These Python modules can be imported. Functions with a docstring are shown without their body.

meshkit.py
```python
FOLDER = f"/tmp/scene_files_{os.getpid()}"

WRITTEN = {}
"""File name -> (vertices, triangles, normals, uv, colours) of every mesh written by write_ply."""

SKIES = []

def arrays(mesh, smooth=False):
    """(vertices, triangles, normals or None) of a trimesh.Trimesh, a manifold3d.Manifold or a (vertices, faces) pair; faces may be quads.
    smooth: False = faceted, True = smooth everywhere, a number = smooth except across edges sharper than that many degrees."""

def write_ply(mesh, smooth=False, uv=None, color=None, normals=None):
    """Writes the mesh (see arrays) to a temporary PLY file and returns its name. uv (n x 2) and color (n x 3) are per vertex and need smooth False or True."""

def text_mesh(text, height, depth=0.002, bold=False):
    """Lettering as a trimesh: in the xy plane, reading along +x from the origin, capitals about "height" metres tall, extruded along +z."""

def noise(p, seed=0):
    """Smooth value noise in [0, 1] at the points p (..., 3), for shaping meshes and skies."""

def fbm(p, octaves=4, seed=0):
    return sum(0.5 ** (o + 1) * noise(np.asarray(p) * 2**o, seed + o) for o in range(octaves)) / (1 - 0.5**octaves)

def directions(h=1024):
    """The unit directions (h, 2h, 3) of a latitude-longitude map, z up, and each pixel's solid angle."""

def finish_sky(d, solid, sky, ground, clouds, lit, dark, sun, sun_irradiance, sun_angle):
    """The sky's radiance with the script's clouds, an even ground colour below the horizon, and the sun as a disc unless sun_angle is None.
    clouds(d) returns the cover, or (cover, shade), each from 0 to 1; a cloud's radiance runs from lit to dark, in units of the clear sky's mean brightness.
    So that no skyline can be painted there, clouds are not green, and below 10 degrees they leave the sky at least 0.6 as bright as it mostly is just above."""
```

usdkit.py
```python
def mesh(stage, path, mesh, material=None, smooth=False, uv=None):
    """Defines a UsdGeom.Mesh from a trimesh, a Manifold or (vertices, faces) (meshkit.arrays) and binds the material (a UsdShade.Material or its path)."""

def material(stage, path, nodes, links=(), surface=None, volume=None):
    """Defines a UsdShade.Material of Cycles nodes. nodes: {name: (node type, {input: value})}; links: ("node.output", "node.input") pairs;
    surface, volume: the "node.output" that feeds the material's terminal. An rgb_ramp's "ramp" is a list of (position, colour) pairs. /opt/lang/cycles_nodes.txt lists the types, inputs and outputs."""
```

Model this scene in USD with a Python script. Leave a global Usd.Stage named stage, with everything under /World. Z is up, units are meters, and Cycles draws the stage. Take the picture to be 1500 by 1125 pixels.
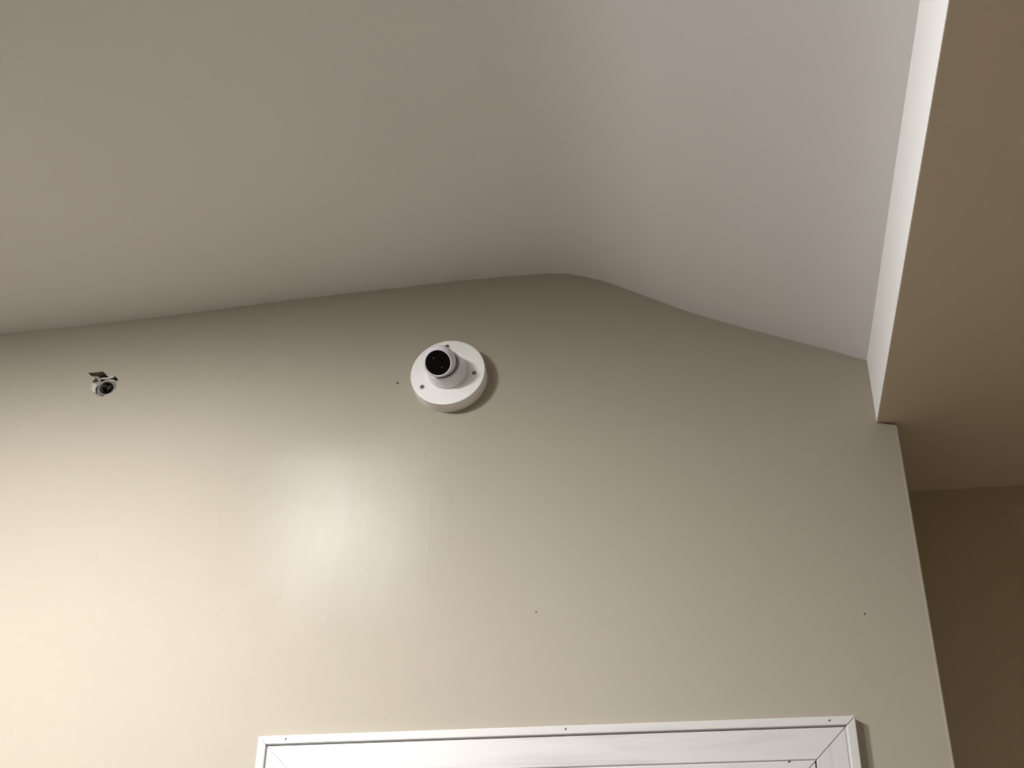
import math
import numpy as np, trimesh, usdkit, meshkit
import shapely
from shapely.geometry import Polygon, Point, box as sbox
from scipy.interpolate import PchipInterpolator
from pxr import Usd, UsdGeom, UsdLux, UsdShade, Gf, Sdf, Vt

stage = Usd.Stage.CreateInMemory()
UsdGeom.SetStageUpAxis(stage, UsdGeom.Tokens.z)
UsdGeom.SetStageMetersPerUnit(stage, 1.0)
UsdGeom.Xform.Define(stage, '/World')
UsdGeom.Scope.Define(stage, '/World/Looks')

# ------------------------------------------------------------------ camera, light, exposure
EXPOSURE = 3.66
UNSEEN_LAMP_POS = (-1.21, -1.12, 2.992)          # unseen round ceiling lamp, out of view, placed to light the wall
UNSEEN_LAMP_POWER = 46.0                      # radiance of the diffuser
LAMP_COLOR = (1.0, 0.986, 0.968)
UNSEEN_BACK_LAMP_POWER = 26.0  # unseen second lamp, evens out brightness across the wall
UNSEEN_PASSAGE_LAMP_POWER = 14.0  # unseen lamp, lifts the dim passage and soffit
RIGHT = (0.98875994, 0.14903663, 0.01191107)
DOWN = (-0.06935687, 0.52779275, -0.84653673)
FWD = (-0.13245156, 0.83619549, 0.53219704)
EYE = (0.0, -2.0, 1.55)
FOCAL_PX = 1900.0
cam = UsdGeom.Camera.Define(stage, '/World/camera')
rows = [(*RIGHT, 0), (-DOWN[0], -DOWN[1], -DOWN[2], 0), (-FWD[0], -FWD[1], -FWD[2], 0), (*EYE, 1)]
cam.AddTransformOp().Set(Gf.Matrix4d(*[v for r in rows for v in r]))
cam.CreateHorizontalApertureAttr(36.0)
cam.CreateVerticalApertureAttr(27.0)
cam.CreateFocalLengthAttr(36.0 * FOCAL_PX / 1500.0)
cam.CreateClippingRangeAttr(Gf.Vec2f(0.01, 100))
cam.CreateExposureAttr(EXPOSURE)

# ------------------------------------------------------------------ helpers
used = {}
def numbered(parent, name):
    k = used.get((parent, name), 0)
    used[(parent, name)] = k + 1
    return f'{parent}/{name}' if k == 0 else f'{parent}/{name}_{k:03d}'

def obj(name, mesh, mat, parent='/World', smooth=30, label=None):
    if isinstance(parent, Usd.Prim):
        parent = str(parent.GetPath())
    m = usdkit.mesh(stage, numbered(parent, name), mesh, mat, smooth=smooth)
    p = m.GetPrim()
    if label:
        p.SetCustomDataByKey('label', label)
    return p

def tag(p, label, cat=None, kind=None, group=None):
    p.SetCustomDataByKey('label', label)
    for k, v in (('category', cat), ('kind', kind), ('group', group)):
        if v:
            p.SetCustomDataByKey(k, v)
    return p

def thing(name, loc, label, cat, kind=None):
    x = UsdGeom.Xform.Define(stage, numbered('/World', name))
    x.AddTranslateOp().Set(Gf.Vec3d(*loc))
    return tag(x.GetPrim(), label, cat, kind)

cat_ = trimesh.util.concatenate

def boxm(x0, x1, y0, y1, z0, z1):
    b = trimesh.creation.box((x1 - x0, y1 - y0, z1 - z0))
    b.apply_translation(((x0 + x1) / 2, (y0 + y1) / 2, (z0 + z1) / 2))
    return b

def slab(poly, y0, y1):
    """A polygon in (x, z) extruded from y0 to y1."""
    m = trimesh.creation.extrude_polygon(poly, y1 - y0, engine='earcut')
    v = m.vertices.copy()
    m = trimesh.Trimesh(np.c_[v[:, 0], y0 + v[:, 2], v[:, 1]], m.faces[:, ::-1], process=False)
    return m

def frame_to(axis):
    a = np.asarray(axis, float); a /= np.linalg.norm(a)
    h = np.array([0, 0, 1.0]) if abs(a[2]) < .9 else np.array([1.0, 0, 0])
    u = np.cross(h, a); u /= np.linalg.norm(u)
    return np.stack([u, np.cross(a, u), a], 1)

def lathe(profile, origin=(0, 0, 0), axis=(0, -1, 0), n=96):
    """Profile [(radius, height)] turned about the axis through the origin; radii 0 close the ends."""
    pr = np.asarray(profile, float)
    a = np.linspace(0, 2 * np.pi, n, endpoint=False)
    v = np.stack([pr[:, :1] * np.cos(a), pr[:, :1] * np.sin(a), np.repeat(pr[:, 1:], n, 1)], -1).reshape(-1, 3)
    f = []
    for i in range(len(pr) - 1):
        for k in range(n):
            p, q = i * n + k, i * n + (k + 1) % n
            f += [(p, q, q + n), (p, q + n, p + n)]
    m = trimesh.Trimesh(v, f, process=False)
    m.merge_vertices()
    m.update_faces(m.nondegenerate_faces())
    m.apply_transform(np.block([[frame_to(axis), np.asarray(origin, float)[:, None]], [np.zeros((1, 3)), np.ones((1, 1))]]))
    return m

def tube(points, r, n=14):
    pts = np.asarray(points, float)
    t = np.gradient(pts, axis=0); t /= np.linalg.norm(t, axis=1)[:, None]
    u = frame_to(t[0])[:, 0]
    v = []
    a = np.linspace(0, 2 * np.pi, n, endpoint=False)
    rr = np.broadcast_to(r, len(pts))
    for p, d, q in zip(pts, t, rr):
        u = u - d * (u @ d); u /= np.linalg.norm(u)
        w = np.cross(d, u)
        v.append(p + q * (np.cos(a)[:, None] * u + np.sin(a)[:, None] * w))
    v = np.vstack(v + [pts[:1], pts[-1:]])
    f = []
    L = len(pts)
    for i in range(L - 1):
        for k in range(n):
            p, q = i * n + k, i * n + (k + 1) % n
            f += [(p, q, q + n), (p, q + n, p + n)]
    for k in range(n):
        f += [(L * n, (k + 1) % n, k), (L * n + 1, (L - 1) * n + k, (L - 1) * n + (k + 1) % n)]
    return trimesh.Trimesh(v, f, process=False)

def spline(pts, n=40):
    pts = np.asarray(pts, float)
    t = np.linspace(0, 1, len(pts))
    return PchipInterpolator(t, pts, axis=0)(np.linspace(0, 1, n))

def mat(name, nodes, links=(), surface='p.BSDF'):
    return usdkit.material(stage, '/World/Looks/' + name, nodes, links, surface=surface)

def plain(name, color, rough=0.5, **kw):
    return mat(name, {'p': ('principled_bsdf', {'base_color': color, 'roughness': rough, **kw})})

# ------------------------------------------------------------------ materials
def paint(name, color, rough, spec, bump=0.0006, fine=0.00008, var=0.02):
    """Rolled wall paint: faint roller stipple, slow trowel waves, slight tone drift."""
    lo = tuple(c * (1 - var) for c in color); hi = tuple(c * (1 + var) for c in color)
    return mat(name, {
        'g': ('geometry', {}),
        'n1': ('noise_texture', {'scale': 2.6, 'detail': 3.0, 'roughness': 0.5}),
        'n2': ('noise_texture', {'scale': 420.0, 'detail': 2.0}),
        'n3': ('noise_texture', {'scale': 9.0, 'detail': 4.0, 'roughness': 0.55}),
        'c': ('mix_color', {'a': lo, 'b': hi}),
        'b1': ('bump', {'distance': bump, 'strength': 1.0}),
        'b2': ('bump', {'distance': fine, 'strength': 1.0}),
        'r': ('map_range', {'from_min': 0.3, 'from_max': 0.7, 'to_min': rough - .04, 'to_max': rough + .04}),
        'p': ('principled_bsdf', {'specular_ior_level': spec}),
    }, [('g.position', 'n1.vector'), ('g.position', 'n2.vector'), ('g.position', 'n3.vector'),
        ('n1.fac', 'c.fac'), ('c.result', 'p.base_color'),
        ('n3.fac', 'b1.height'), ('n2.fac', 'b2.height'), ('b1.normal', 'b2.normal'), ('b2.normal', 'p.normal'),
        ('n3.fac', 'r.value'), ('r.result', 'p.roughness')])

WALL = (0.366, 0.331, 0.270)
def patched_wall():
    """The wall paint, with one smoother and shinier repainted skim patch left of the door's middle (edges of a trowel's width)."""
    def ramp(name, src, a, b):
        nodes[name] = ('map_range', {'range_type': 'smoothstep', 'from_min': a, 'from_max': b, 'to_min': 0.0, 'to_max': 1.0, 'clamp': True})
        links.append((src, name + '.value'))
    nodes = {
        'g': ('geometry', {}), 's': ('separate_xyz', {}),
        'w': ('noise_texture', {'scale': 5.0, 'detail': 4.0, 'roughness': 0.6}),
        'wob': ('math', {'math_type': 'multiply_add', 'value2': 0.10, 'value3': -0.05}),
        'x': ('math', {'math_type': 'add'}), 'z': ('math', {'math_type': 'add'}),
        'm1': ('math', {'math_type': 'multiply'}), 'm2': ('math', {'math_type': 'multiply'}), 'm3': ('math', {'math_type': 'multiply'}),
        'n1': ('noise_texture', {'scale': 2.6, 'detail': 3.0}), 'n2': ('noise_texture', {'scale': 420.0, 'detail': 2.0}),
        'st': ('mapping', {'scale': (38.0, 1.0, 9.0)}), 'n3': ('noise_texture', {'scale': 1.0, 'detail': 5.0, 'roughness': 0.6}),
        'n4': ('noise_texture', {'scale': 7.0, 'detail': 3.0, 'roughness': 0.5}),
        'c': ('mix_color', {'a': tuple(v * .98 for v in WALL), 'b': tuple(v * 1.02 for v in WALL)}),
        'h': ('math', {'math_type': 'multiply_add', 'value2': 0.35}),
        'b0': ('bump', {'distance': 0.0010, 'strength': 1.0}), 'b1': ('bump', {'distance': 0.0006, 'strength': 1.0}), 'b2': ('bump', {'distance': 0.00008, 'strength': 1.0}),
        'r': ('math', {'math_type': 'multiply_add', 'value2': PATCH_ROUGH - WALL_ROUGH, 'value3': WALL_ROUGH}),
        'r2': ('math', {'math_type': 'multiply_add', 'value2': 0.10}),
        'sp': ('math', {'math_type': 'multiply_add', 'value2': PATCH_SPEC - WALL_SPEC, 'value3': WALL_SPEC}),
        'p': ('principled_bsdf', {}),
    }
    links = [('g.position', 's.vector'), ('g.position', 'w.vector'), ('w.fac', 'wob.value1'), ('s.x', 'x.value1'), ('wob.value', 'x.value2'),
             ('s.z', 'z.value1'), ('wob.value', 'z.value2')]
    ramp('x0', 's.x', -.850, -.620); ramp('x1', 's.x', -.36, -.54)
    ramp('z0', 'z.value', 2.27, 2.60); ramp('z1', 'z.value', 2.78, 2.67)
    links += [('x0.result', 'm1.value1'), ('x1.result', 'm1.value2'), ('z0.result', 'm2.value1'), ('z1.result', 'm2.value2'),
              ('m1.value', 'm3.value1'), ('m2.value', 'm3.value2'),
              ('g.position', 'n1.vector'), ('g.position', 'n2.vector'), ('g.position', 'st.vector'), ('st.vector', 'n3.vector'), ('g.position', 'n4.vector'),
              ('n1.fac', 'c.fac'), ('c.result', 'p.base_color'),
              ('n3.fac', 'h.value1'), ('m3.value', 'h.value3'),
              ('n4.fac', 'b0.height'), ('h.value', 'b1.height'), ('n2.fac', 'b2.height'), ('b0.normal', 'b1.normal'), ('b1.normal', 'b2.normal'), ('b2.normal', 'p.normal'),
              ('m3.value', 'r.value1'), ('n3.fac', 'r2.value1'), ('r.value', 'r2.value3'), ('r2.value', 'p.roughness'),
              ('m3.value', 'sp.value1'), ('sp.value', 'p.specular_ior_level')]
    return mat('wall_paint', nodes, links)
WALL_ROUGH, WALL_SPEC, PATCH_ROUGH, PATCH_SPEC = 0.62, 0.28, 0.43, 0.65
wall_paint = patched_wall()
soffit_paint = paint('soffit_paint', (0.64, 0.56, 0.455), 0.6, 0.3)
passage_paint = paint('passage_paint', (0.40, 0.325, 0.21), 0.6, 0.3)
ceiling_paint = paint('ceiling_paint', (0.785, 0.775, 0.785), 0.75, 0.25)
white_paint = paint('white_paint', (0.91, 0.915, 0.92), 0.5, 0.3)
floor_mat = paint('unseen_floor', (0.22, 0.18, 0.14), 0.4, 0.4)  # unseen floor, tone chosen for the warm light it bounces upward
rubble = paint('broken_plaster', (0.30, 0.28, 0.25), 0.9, 0.1, bump=0.004)
raw_plaster = paint('raw_plaster', (0.50, 0.48, 0.44), 0.9, 0.15, bump=0.002)

def laminate(name, along):
    """White wood-effect laminate: pale grain drawn out along the board."""
    s = {'x': (2.2, 30.0, 30.0), 'z': (30.0, 30.0, 2.2)}[along]
    return mat(name, {
        'g': ('geometry', {}),
        'm': ('mapping', {'scale': s}),
        'n': ('noise_texture', {'scale': 1.6, 'detail': 6.0, 'roughness': 0.62, 'distortion': 0.6}),
        'k': ('rgb_ramp', {'ramp': [(0.30, (0.49, 0.485, 0.478)), (0.46, (0.585, 0.58, 0.572)), (0.7, (0.615, 0.61, 0.602))]}),
        'b': ('bump', {'distance': 0.00025, 'strength': 0.6}),
        'p': ('principled_bsdf', {'roughness': 0.42, 'specular_ior_level': 0.4}),
    }, [('g.position', 'm.vector'), ('m.vector', 'n.vector'), ('n.fac', 'k.fac'), ('k.color', 'p.base_color'),
        ('n.fac', 'b.height'), ('b.normal', 'p.normal')])
laminate_x = laminate('white_laminate_across', 'x')
laminate_z = laminate('white_laminate_upright', 'z')
groove_dark = plain('groove_dark', (0.16, 0.145, 0.13), 0.8)
box_plastic = plain('warm_white_plastic', (0.85, 0.85, 0.835), 0.42)
cam_plastic = plain('cool_white_plastic', (0.80, 0.80, 0.86), 0.35)
lens_black = plain('lens_black', (0.003, 0.003, 0.003), 0.25, specular_ior_level=0.12)
dot_grey = plain('lens_dot_grey', (0.10, 0.10, 0.11), 0.3)
steel = plain('screw_steel', (0.42, 0.40, 0.37), 0.38, metallic=1.0)
slot_dark = plain('slot_dark', (0.03, 0.03, 0.028), 0.7)
conduit_grey = plain('conduit_grey', (0.15, 0.15, 0.14), 0.5)
cable_dark = plain('cable_dark', (0.05, 0.04, 0.03), 0.45)
cable_white = plain('cable_white', (0.62, 0.60, 0.55), 0.35)
lamp_white = plain('lamp_white', (0.8, 0.8, 0.8), 0.4)
diffuser = mat('unseen_lamp_diffuser', {'e': ('emission', {'color': LAMP_COLOR, 'strength': UNSEEN_LAMP_POWER})}, surface='e.emission')
diffuser_back = mat('unseen_lamp_diffuser_back', {'e': ('emission', {'color': LAMP_COLOR, 'strength': UNSEEN_BACK_LAMP_POWER})}, surface='e.emission')

# ------------------------------------------------------------------ room shell
XL, YB, XH = -4.2, -5.2, 1.9           # left wall, back wall, end of the side passage
XE, XBEAM = 0.354, 0.321                # free edge of the wall, face of the beam
ZS, YH = 2.692, 0.27                    # soffit height, passage wall
prof = PchipInterpolator([-4.3, -2.4, -1.374, -1.083, -.8, -.578, -.387, -.30, -.25, -.205, -.16, -.083, .004, .125, .242, .321, .36],
                         [2.97, 3.006, 3.029, 3.038, 3.054, 3.064, 3.0705, 3.0715, 3.0705, 3.064, 3.049, 3.009, 2.960, 2.904, 2.855, 2.820, 2.803])

# ceiling: hand-plastered sheet, flat on the left, folding down to the beam on the right, 12 mm thick
xs = np.unique(np.r_[np.linspace(XL, -2, 20), np.linspace(-2, -.45, 60), np.linspace(-.45, .05, 60), np.linspace(.05, XBEAM + .004, 24)])
ys = np.unique(np.r_[np.linspace(YB, -1.2, 40), np.linspace(-1.2, 0.012, 90)])
gx, gy = np.meshgrid(xs, ys, indexing='ij')
P = np.stack([gx, gy, gx * 0], -1)
fine = (meshkit.fbm(P * [45, 45, 1], 3, 5) - .5) * .0028 * np.exp(-np.abs(gy) / .03)
wave = (meshkit.fbm(P * [3.2, 2.6, 1] + 7.3, 3, 2) - .5) * .007
gz = prof(gx) + fine + wave * np.clip(np.abs(gy) / .15, 0, 1)
n0, n1 = gx.shape
top = np.stack([gx, gy, gz + .012], -1).reshape(-1, 3)
bot = np.stack([gx, gy, gz], -1).reshape(-1, 3)
idx = np.arange(n0 * n1).reshape(n0, n1)
a, b, c, d = idx[:-1, :-1].ravel(), idx[1:, :-1].ravel(), idx[1:, 1:].ravel(), idx[:-1, 1:].ravel()
N = n0 * n1
fb = np.vstack([np.c_[a, d, c], np.c_[a, c, b]])
ft = np.vstack([np.c_[a, b, c], np.c_[a, c, d]]) + N
tag(obj('ceiling', (np.vstack([bot, top]), np.vstack([fb, ft])), ceiling_paint, smooth=40),
    'pale hand-plastered ceiling, level on the left and folding down to the beam', kind='structure')

# main wall, with its free right edge, the notch under the soffit, holes, and the door opening
rim = [(x, float(prof(x)) + .006) for x in np.r_[np.linspace(XL, -2, 12)[:-1], np.linspace(-2, XBEAM, 130)]]
outline = Polygon([(XL, 0)] + rim + [(XBEAM, ZS - .0005), (XE, ZS - .0075), (XE, 0)])
DX0, DX1, DZ = -0.632, 0.131, 2.092     # door opening
hole_pts = [(-1.162, 2.918), (-1.147, 2.918), (-1.132, 2.919), (-1.125, 2.913), (-1.117, 2.904), (-1.106, 2.907), (-1.099, 2.901),
            (-1.096, 2.896), (-1.097, 2.887), (-1.098, 2.877), (-1.104, 2.867), (-1.117, 2.863), (-1.121, 2.859), (-1.132, 2.861), (-1.138, 2.872),
            (-1.142, 2.880), (-1.146, 2.888), (-1.150, 2.895), (-1.146, 2.901), (-1.144, 2.905), (-1.155, 2.911)]
hole = Polygon(hole_pts)
outline = outline.difference(sbox(DX0, -1, DX1, DZ)).difference(hole)
pins = [((-.534, 2.843), .0021), ((-.271, 2.373), .0013), ((.256, 2.3445), .0015)]
for (px, pz), r in pins:
    outline = outline.difference(Point(px, pz).buffer(r, 6))
W1 = slab(outline, 0.0, 0.003)
v = W1.vertices.copy(); e = (v[:, 1] < 1e-6) & (v[:, 0] > XE - 1e-4); v[e, 0] -= .0022
W1 = trimesh.Trimesh(v, W1.faces, process=False)
W2 = slab(outline, 0.003, 0.12)
W3 = slab(Polygon([(.20, 0), (.20, 2.80), (XBEAM, 2.80), (XBEAM, ZS - .0005), (XE, ZS - .0075), (XE, 0)]), .12, YH)
bp = np.array([(XE - .0065, .0005), (XE - .0028, -.0003), (XE - .0012, -.0004), (XE + .0002, .0002), (XE, .004), (XE - .0065, .004)])
bead = trimesh.creation.extrude_polygon(Polygon(bp), ZS - .009, engine='earcut')       # plastered corner bead on the free edge
wall = tag(obj('wall_back', cat_([W1, W2, W3, bead]), wall_paint, smooth=False),
           'beige semi-gloss painted wall above the white door casing, ending in a free edge', kind='structure')
# faint skim marks left by earlier repairs, under the same paint
def skim(x0, x1, z0, z1, h, e):
    m = boxm(x0, x1, -h, .0005, z0, z1)
    v = m.vertices.copy(); k = v[:, 1] < -h / 2
    v[k, 0] += np.where(v[k, 0] < (x0 + x1) / 2, e, -e); v[k, 2] += np.where(v[k, 2] < (z0 + z1) / 2, e, -e)
    return trimesh.Trimesh(v, m.faces, process=False)
for a_ in ((-.850, -.842, 2.545, 2.690, .00016, .0036), (-.462, -.456, 2.430, 2.600, .00018, .0027), (-.452, -.420, 2.572, 2.606, .00016, .0020),
           (-.456, -.405, 2.5145, 2.5195, .00018, .0022), (.226, .232, 2.155, 2.162, .0006, .0025)):
    obj('skim_mark', skim(*a_), wall_paint, wall, smooth=False)
# backing behind the broken hole and the pin holes
obj('wall_core', boxm(XL, DX0 - .08, .121, .14, 0, 3.0), rubble, wall, smooth=False)
obj('wall_core', boxm(DX0 - .08, DX1 + .06, .121, .14, DZ + .1, 3.04), rubble, wall, smooth=False)

tag(obj('trim_1', boxm(XBEAM, XBEAM + .012, YB, -.0005, ZS + .0008, 2.86), white_paint, smooth=False),
    'white upright side of the dropped beam right of the ceiling', kind='structure')
tag(obj('ceiling_soffit', boxm(XBEAM + .0008, XH, YB, YH, ZS, ZS + .02), soffit_paint, smooth=False),
    'beige flat underside of the dropped beam and passage at the right', kind='structure')
tag(obj('wall_passage', boxm(XE - .02, XH, YH, YH + .1, 0, ZS + .02), passage_paint, smooth=False),
    'dim beige wall of the side passage set back behind the free edge', kind='structure')
tag(obj('wall_left', boxm(XL - .1, XL, YB, .12, 0, 3.1), wall_paint, smooth=False), 'unseen beige left side wall, set far off to lessen bounced light', kind='structure')  # out of view, kept distant so less light bounces onto the ceiling
tag(obj('wall_rear', boxm(XL, XH, YB - .1, YB, 0, 3.1), wall_paint, smooth=False), 'beige painted rear wall of the room', kind='structure')
tag(obj('wall_right', boxm(XH, XH + .1, YB, YH, 0, ZS + .02), wall_paint, smooth=False), 'beige painted end wall of the side passage', kind='structure')
tag(obj('floor', boxm(XL, XH, YB, YH, -.05, 0), floor_mat, smooth=False), 'unseen brown-grey floor, toned to warm the bounced light', kind='structure')

# ------------------------------------------------------------------ door casing
door = tag(UsdGeom.Xform.Define(stage, '/World/door_1').GetPrim(), 'white wood-effect door with a stepped mitred casing below the camera', kind='structure')
FX0, FX1, FZ = -0.7195, 0.2185, 2.1765   # outer edges of the casing
# profile across the casing: (distance in from the outer edge, how far proud of the wall)
PR = [(0, -.001), (0, .0150), (.0012, .0162), (.0128, .0162), (.0138, .0154), (.0140, .0100), (.0164, .0100), (.0166, .0138), (.0178, .0146),
      (.0630, .0146), (.0640, .0138), (.0645, .0116), (.0660, .0116), (.0662, .0128), (.0670, .0134), (.0850, .0134), (.0870, .0115), (.0870, -.001)]
def casing(side, gap):
    """One board of the casing, mitred at 45 degrees, the joint standing open by the gap."""
    pr = np.array(PR); n = len(pr)
    if side == 'right':                                   # here the outer joint is almost closed, the inner one open
        pr[5:7, 1] = .0136; pr[11:13, 1] = .0070; pr[12:14, 0] += .0010
    elif side == 'head':
        pr[11:13, 1] = .0126
    w, y = pr[:, 0], -pr[:, 1]
    if side == 'head':
        A = np.c_[FX0 + w + gap, y, FZ - w]; B = np.c_[FX1 - w - gap, y, FZ - w]
    elif side == 'left':
        A = np.c_[FX0 + w, y, w * 0]; B = np.c_[FX0 + w, y, FZ - w - gap]
    else:
        A = np.c_[FX1 - w, y, FZ - w - gap]; B = np.c_[FX1 - w, y, w * 0]
    f = []
    for i in range(n):
        j = (i + 1) % n
        f += [(i, j, n + j), (i, n + j, n + i)]
    tri = trimesh.creation.triangulate_polygon(Polygon(np.c_[w, y]), engine='earcut')
    tv, tf = tri
    # map the cap's triangles back onto the profile points
    m = [int(np.argmin(np.hypot(w - p[0], y - p[1]))) for p in tv]
    cap = np.array([[m[k] for k in t] for t in tf])
    f = np.vstack([f, cap, cap[:, ::-1] + n])
    t = trimesh.Trimesh(np.vstack([A, B]), f, process=False)
    trimesh.repair.fix_normals(t)
    return t
head = obj('head_casing', casing('head', .0004), laminate_x, door, smooth=False)
side_l = obj('side_casing', casing('left', .0004), laminate_z, door, smooth=False)
side_r = obj('side_casing', casing('right', .0010), laminate_z, door, smooth=False)
def nail(x, z, proud, tilt, L=.0042, r=.0011):
    b = trimesh.creation.icosphere(2, 1.0)
    b.apply_scale((r, .0006, L / 2))
    b.apply_transform(trimesh.transformations.rotation_matrix(tilt, (0, 1, 0)))
    b.apply_translation((x, -proud - .0001, z))
    return b
for x, z, pd, t in ((-.673, 2.170, .0162, .45), (-.222, 2.171, .0162, .3), (.180, 2.170, .0162, 1.2), (.114, 2.1105, .0134, 1.1)):
    obj('nail_hole', nail(x, z, pd, t), slot_dark, head)
obj('jamb', boxm(DX0 - .0005, DX0 + .02, .0, .12, 0, DZ - .02), laminate_z, door, smooth=False)
obj('jamb', boxm(DX1 - .02, DX1 + .0005, .0, .12, 0, DZ - .02), laminate_z, door, smooth=False)
obj('jamb', boxm(DX0, DX1, .0, .12, DZ - .02, DZ), laminate_x, door, smooth=False)
leaf_poly = sbox(DX0 + .023, .008, DX1 - .023, DZ - .024)
lx0, lx1 = DX0 + .13, DX1 - .13
wells = [sbox(lx0, 1.05, lx1, DZ - .15), sbox(lx0, .16, lx1, .88)]
leaf = cat_([slab(leaf_poly.difference(wells[0]).difference(wells[1]), .03, .04), slab(leaf_poly, .04, .07)] +
            [slab(w_.buffer(-.035, join_style=2), .034, .04) for w_ in wells])
obj('door_leaf', leaf, laminate_z, door, smooth=False)
hx = DX1 - .075
handle = cat_([lathe([(0, 0), (.026, 0), (.026, .006), (.022, .009), (.009, .010), (.009, .05), (0, .05)], (hx, .0295, 1.0)),
               tube(spline([(hx, -.016, 1.0), (hx - .02, -.022, 1.0), (hx - .06, -.023, 1.0), (hx - .12, -.021, .998)]), .0085)])
obj('door_handle', handle, steel, door, label='steel lever door handle')

# ------------------------------------------------------------------ security camera on its round mounting box
BX, BZ, BR, BH = -.433, 2.841, .070, .0285
sc = thing('security_camera', (BX, 0, BZ), 'white turret security camera with black lens on a round white mounting box', 'security camera')
mb = obj('mounting_box', lathe([(0, .0002), (BR, .0002), (BR, BH - .0022), (BR - .0006, BH - .0008), (BR - .002, BH), (0, BH)], n=160),
         box_plastic, sc, smooth=35)
# three countersunk screws, and a thin lid joint
def screw(x, z, ang):
    y = -BH
    headm = lathe([(.0045, -.0002), (.0045, .0004), (.0038, .0010), (.0018, .0011), (.0014, .0004), (0, .0004)], (x, y, z), n=24)
    s = []
    for k in (0, math.pi / 2):
        b = boxm(-.0028, .0028, -.0003, .0003, -.0005, .0005)
        b.apply_transform(trimesh.transformations.rotation_matrix(ang + k, (0, 1, 0)))
        b.apply_translation((x, y - .0010, z)); s.append(b)
    return headm, cat_(s)
for x, z, an in ((-.0030, .0565, .3), (.0500, -.0065, .7), (-.0465, -.0290, .2)):
    h_, s_ = screw(x, z, an)
    obj('screw', h_, steel, mb, label='small steel cross-head screw')
    obj('screw_slot', s_, slot_dark, mb)
# turret base: skirt with an open bowl that carries the ball
BC = np.array([0.0, -BH, 0.0])
base_m = lathe([(0, 0), (.0368, 0), (.0368, .0055), (.0360, .0095), (.0340, .0180), (.0330, .0242), (.0324, .0258), (.0318, .0264), (.0302, .0264),
                          (.0296, .0258), (.0285, .0225), (.024, .015), (0, .012)], BC, n=128)
bv = base_m.vertices.copy(); bv[:, 0] -= .17 * np.clip(-bv[:, 1] - BH - .005, 0, 1)     # the bowl leans to the side the ball looks at
obj('turret_base', trimesh.Trimesh(bv, base_m.faces, process=False), cam_plastic, sc, smooth=60)
# ball head aimed a little below and left of the viewer
AX = np.array([.433 - .30, -2.0, -1.291 - .28]); AX /= np.linalg.norm(AX)
HC = BC + np.array([-.0085, -.0335, .0015])
Rb = .0302
ang = np.linspace(math.pi, math.asin(.0252 / Rb), 44)
ball = [(max(Rb * math.sin(t), 0), Rb * math.cos(t)) for t in ang]
ball[0] = (0, -Rb)
headp = ball + [(.0252, .0168), (.0252, .0222), (.0247, .0230), (.0234, .0232), (.0228, .0224), (.0226, .0210), (0, .0210)]
hd = obj('turret_head', lathe(headp, HC, AX, n=128), cam_plastic, sc, smooth=28)
win = lathe([(.0225, .0212), (.0221, .0222), (.016, .0226), (0, .0228)], HC, AX, n=96)
obj('lens_window', win, lens_black, hd, smooth=60, label='round black glossy lens window')
F = frame_to(AX)
for u, w_ in ((-.0072, .0085), (.0070, -.0085)):  # two small dim grey dots on the black window
    p = HC + F @ np.array([u, w_, .0225])
    obj('grey_dot', lathe([(.0013, -.0002), (.0012, .0004), (0, .0007)], p, AX, n=16), dot_grey, hd)

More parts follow.
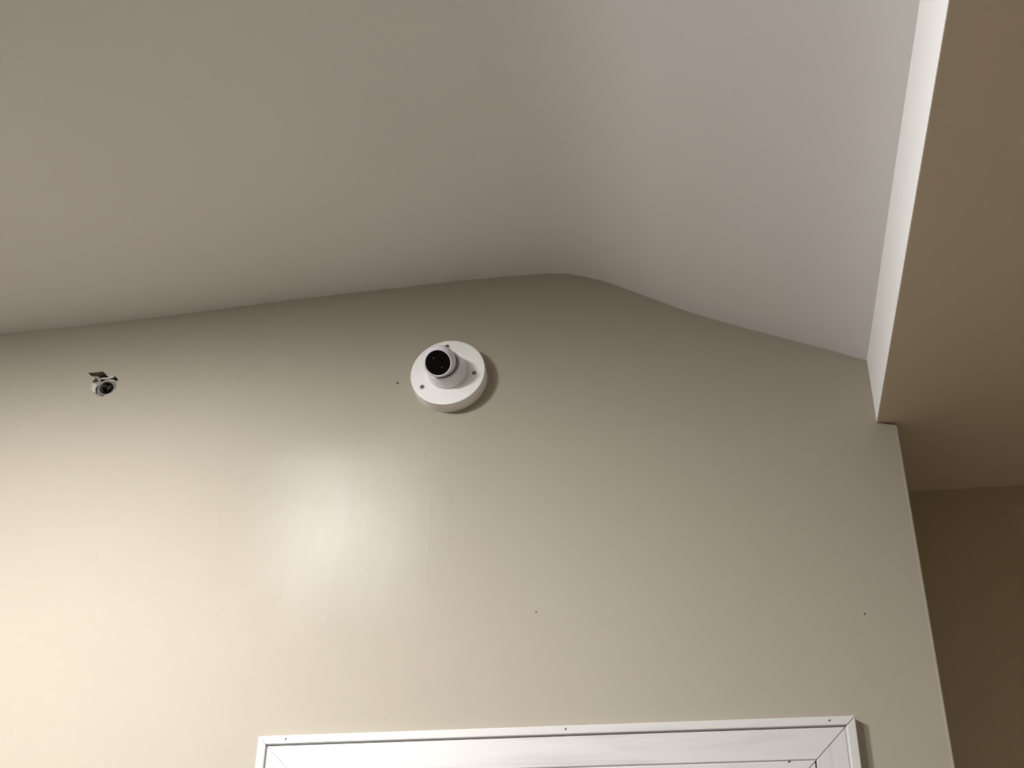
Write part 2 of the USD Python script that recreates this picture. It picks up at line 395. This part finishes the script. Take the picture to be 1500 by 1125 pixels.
# ------------------------------------------------------------------ broken cable outlet left of the camera
co = thing('cable_outlet', (-1.119, 0, 2.882), 'torn hole in the beige wall with a grey conduit end and cables inside', 'cable outlet')
ring = []
for k in range(7):
    y0 = .004 + k * .007
    ring += [(.0182, -y0), (.0182, -y0 - .0035), (.0168, -y0 - .0045), (.0168, -y0 - .0062)]
cprof = [(.0128, -.052), (.0130, -.006), (.0136, -.0025), (.0170, -.0020), (.0178, -.0030)] + ring
obj('conduit', lathe(cprof[::1], (.001, 0, -.001), (.12, -1, -.05), n=48), conduit_grey, co, smooth=50)
obj('cable', tube(spline([(.004, .06, .0), (.006, .03, .002), (-.002, .006, .004), (-.009, -.001, .001), (-.0085, .006, -.006), (-.003, .03, -.008)]), .0030), cable_dark, co)
obj('cable', tube(spline([(-.002, .06, -.002), (.0, .02, -.004), (.004, .004, -.002), (.0075, .006, .004), (.006, .04, .006)]), .0024), cable_dark, co)
obj('cable', tube(spline([(-.014, .05, .012), (-.012, .012, .012), (-.002, .003, .0165), (.010, .004, .0165), (.018, .02, .012)]), .0019), cable_white, co,
    label='thin off-white wire')
rng = np.random.default_rng(4)
def shard(pts, y0, y1, seed):
    p = Polygon(pts)
    m = slab(p, y0, y1)
    v = m.vertices.copy()
    v[:, 1] += (meshkit.noise(v * 130, seed) - .5) * .004
    return trimesh.Trimesh(v, m.faces, process=False)
ox, oz = -1.119, 2.882
def loc(pts): return [(x - ox, z - oz) for x, z in pts]
for k, pts in enumerate(([(-1.150, 2.895), (-1.142, 2.890), (-1.136, 2.886), (-1.139, 2.880), (-1.146, 2.884)],
                         [(-1.146, 2.884), (-1.139, 2.880), (-1.136, 2.868), (-1.141, 2.870), (-1.148, 2.880)],
                         [(-1.132, 2.904), (-1.118, 2.902), (-1.106, 2.906), (-1.104, 2.902), (-1.118, 2.899), (-1.130, 2.900)])):
    obj('plaster_flake', shard(loc(pts), -.0016, .0012, k), raw_plaster, co, smooth=False)
fill = Polygon(loc(hole_pts)).buffer(.001).intersection(sbox(-.05, -.05, .05, .0165)).difference(Point(.001, -.001).buffer(.0150))
obj('mortar_fill', shard(max(getattr(fill, 'geoms', [fill]), key=lambda g: g.area), .0045, .012, 21), rubble, co, smooth=False)
obj('torn_flap', shard(loc([(-1.160, 2.917), (-1.148, 2.9175), (-1.138, 2.910), (-1.140, 2.900), (-1.147, 2.905)]), .012, .017, 9), rubble, co, smooth=False)

# ------------------------------------------------------------------ unseen ceiling lamps, out of view, placed to light the wall and passage
diffuser_passage = mat('unseen_lamp_diffuser_passage', {'e': ('emission', {'color': LAMP_COLOR, 'strength': UNSEEN_PASSAGE_LAMP_POWER})}, surface='e.emission')
def lamp(loc, label, dm, r=.115):
    x, y, z = loc
    zc = float(prof(x)) if x < XBEAM else ZS
    t = thing('unseen_ceiling_light', (x, y, zc), label, 'unseen ceiling light')
    H = zc - z
    obj('unseen_lamp_body', lathe([(0, -.006), (r + .01, -.006), (r + .01, H - .004), (r + .006, H), (r, H), (r, H - .004), (0, H - .004)], (0, 0, 0), (0, 0, -1), n=64), lamp_white, t)
    obj('unseen_lamp_diffuser', lathe([(r - .001, H - .003), (r * .9, H + .003), (r * .6, H + .008), (r * .3, H + .010), (0, H + .0105)], (0, 0, 0), (0, 0, -1), n=64), dm, t, smooth=True)
lamp(UNSEEN_LAMP_POS, 'unseen round ceiling light, out of view, placed to light the camera wall', diffuser)
lamp((-1.32, -1.85, 2.955), 'unseen round ceiling light, out of view, placed to even out the light on the wall', diffuser_back)
lamp((1.15, -2.3, 2.655), 'unseen dim ceiling light, out of view, placed to brighten the passage and soffit', diffuser_passage)
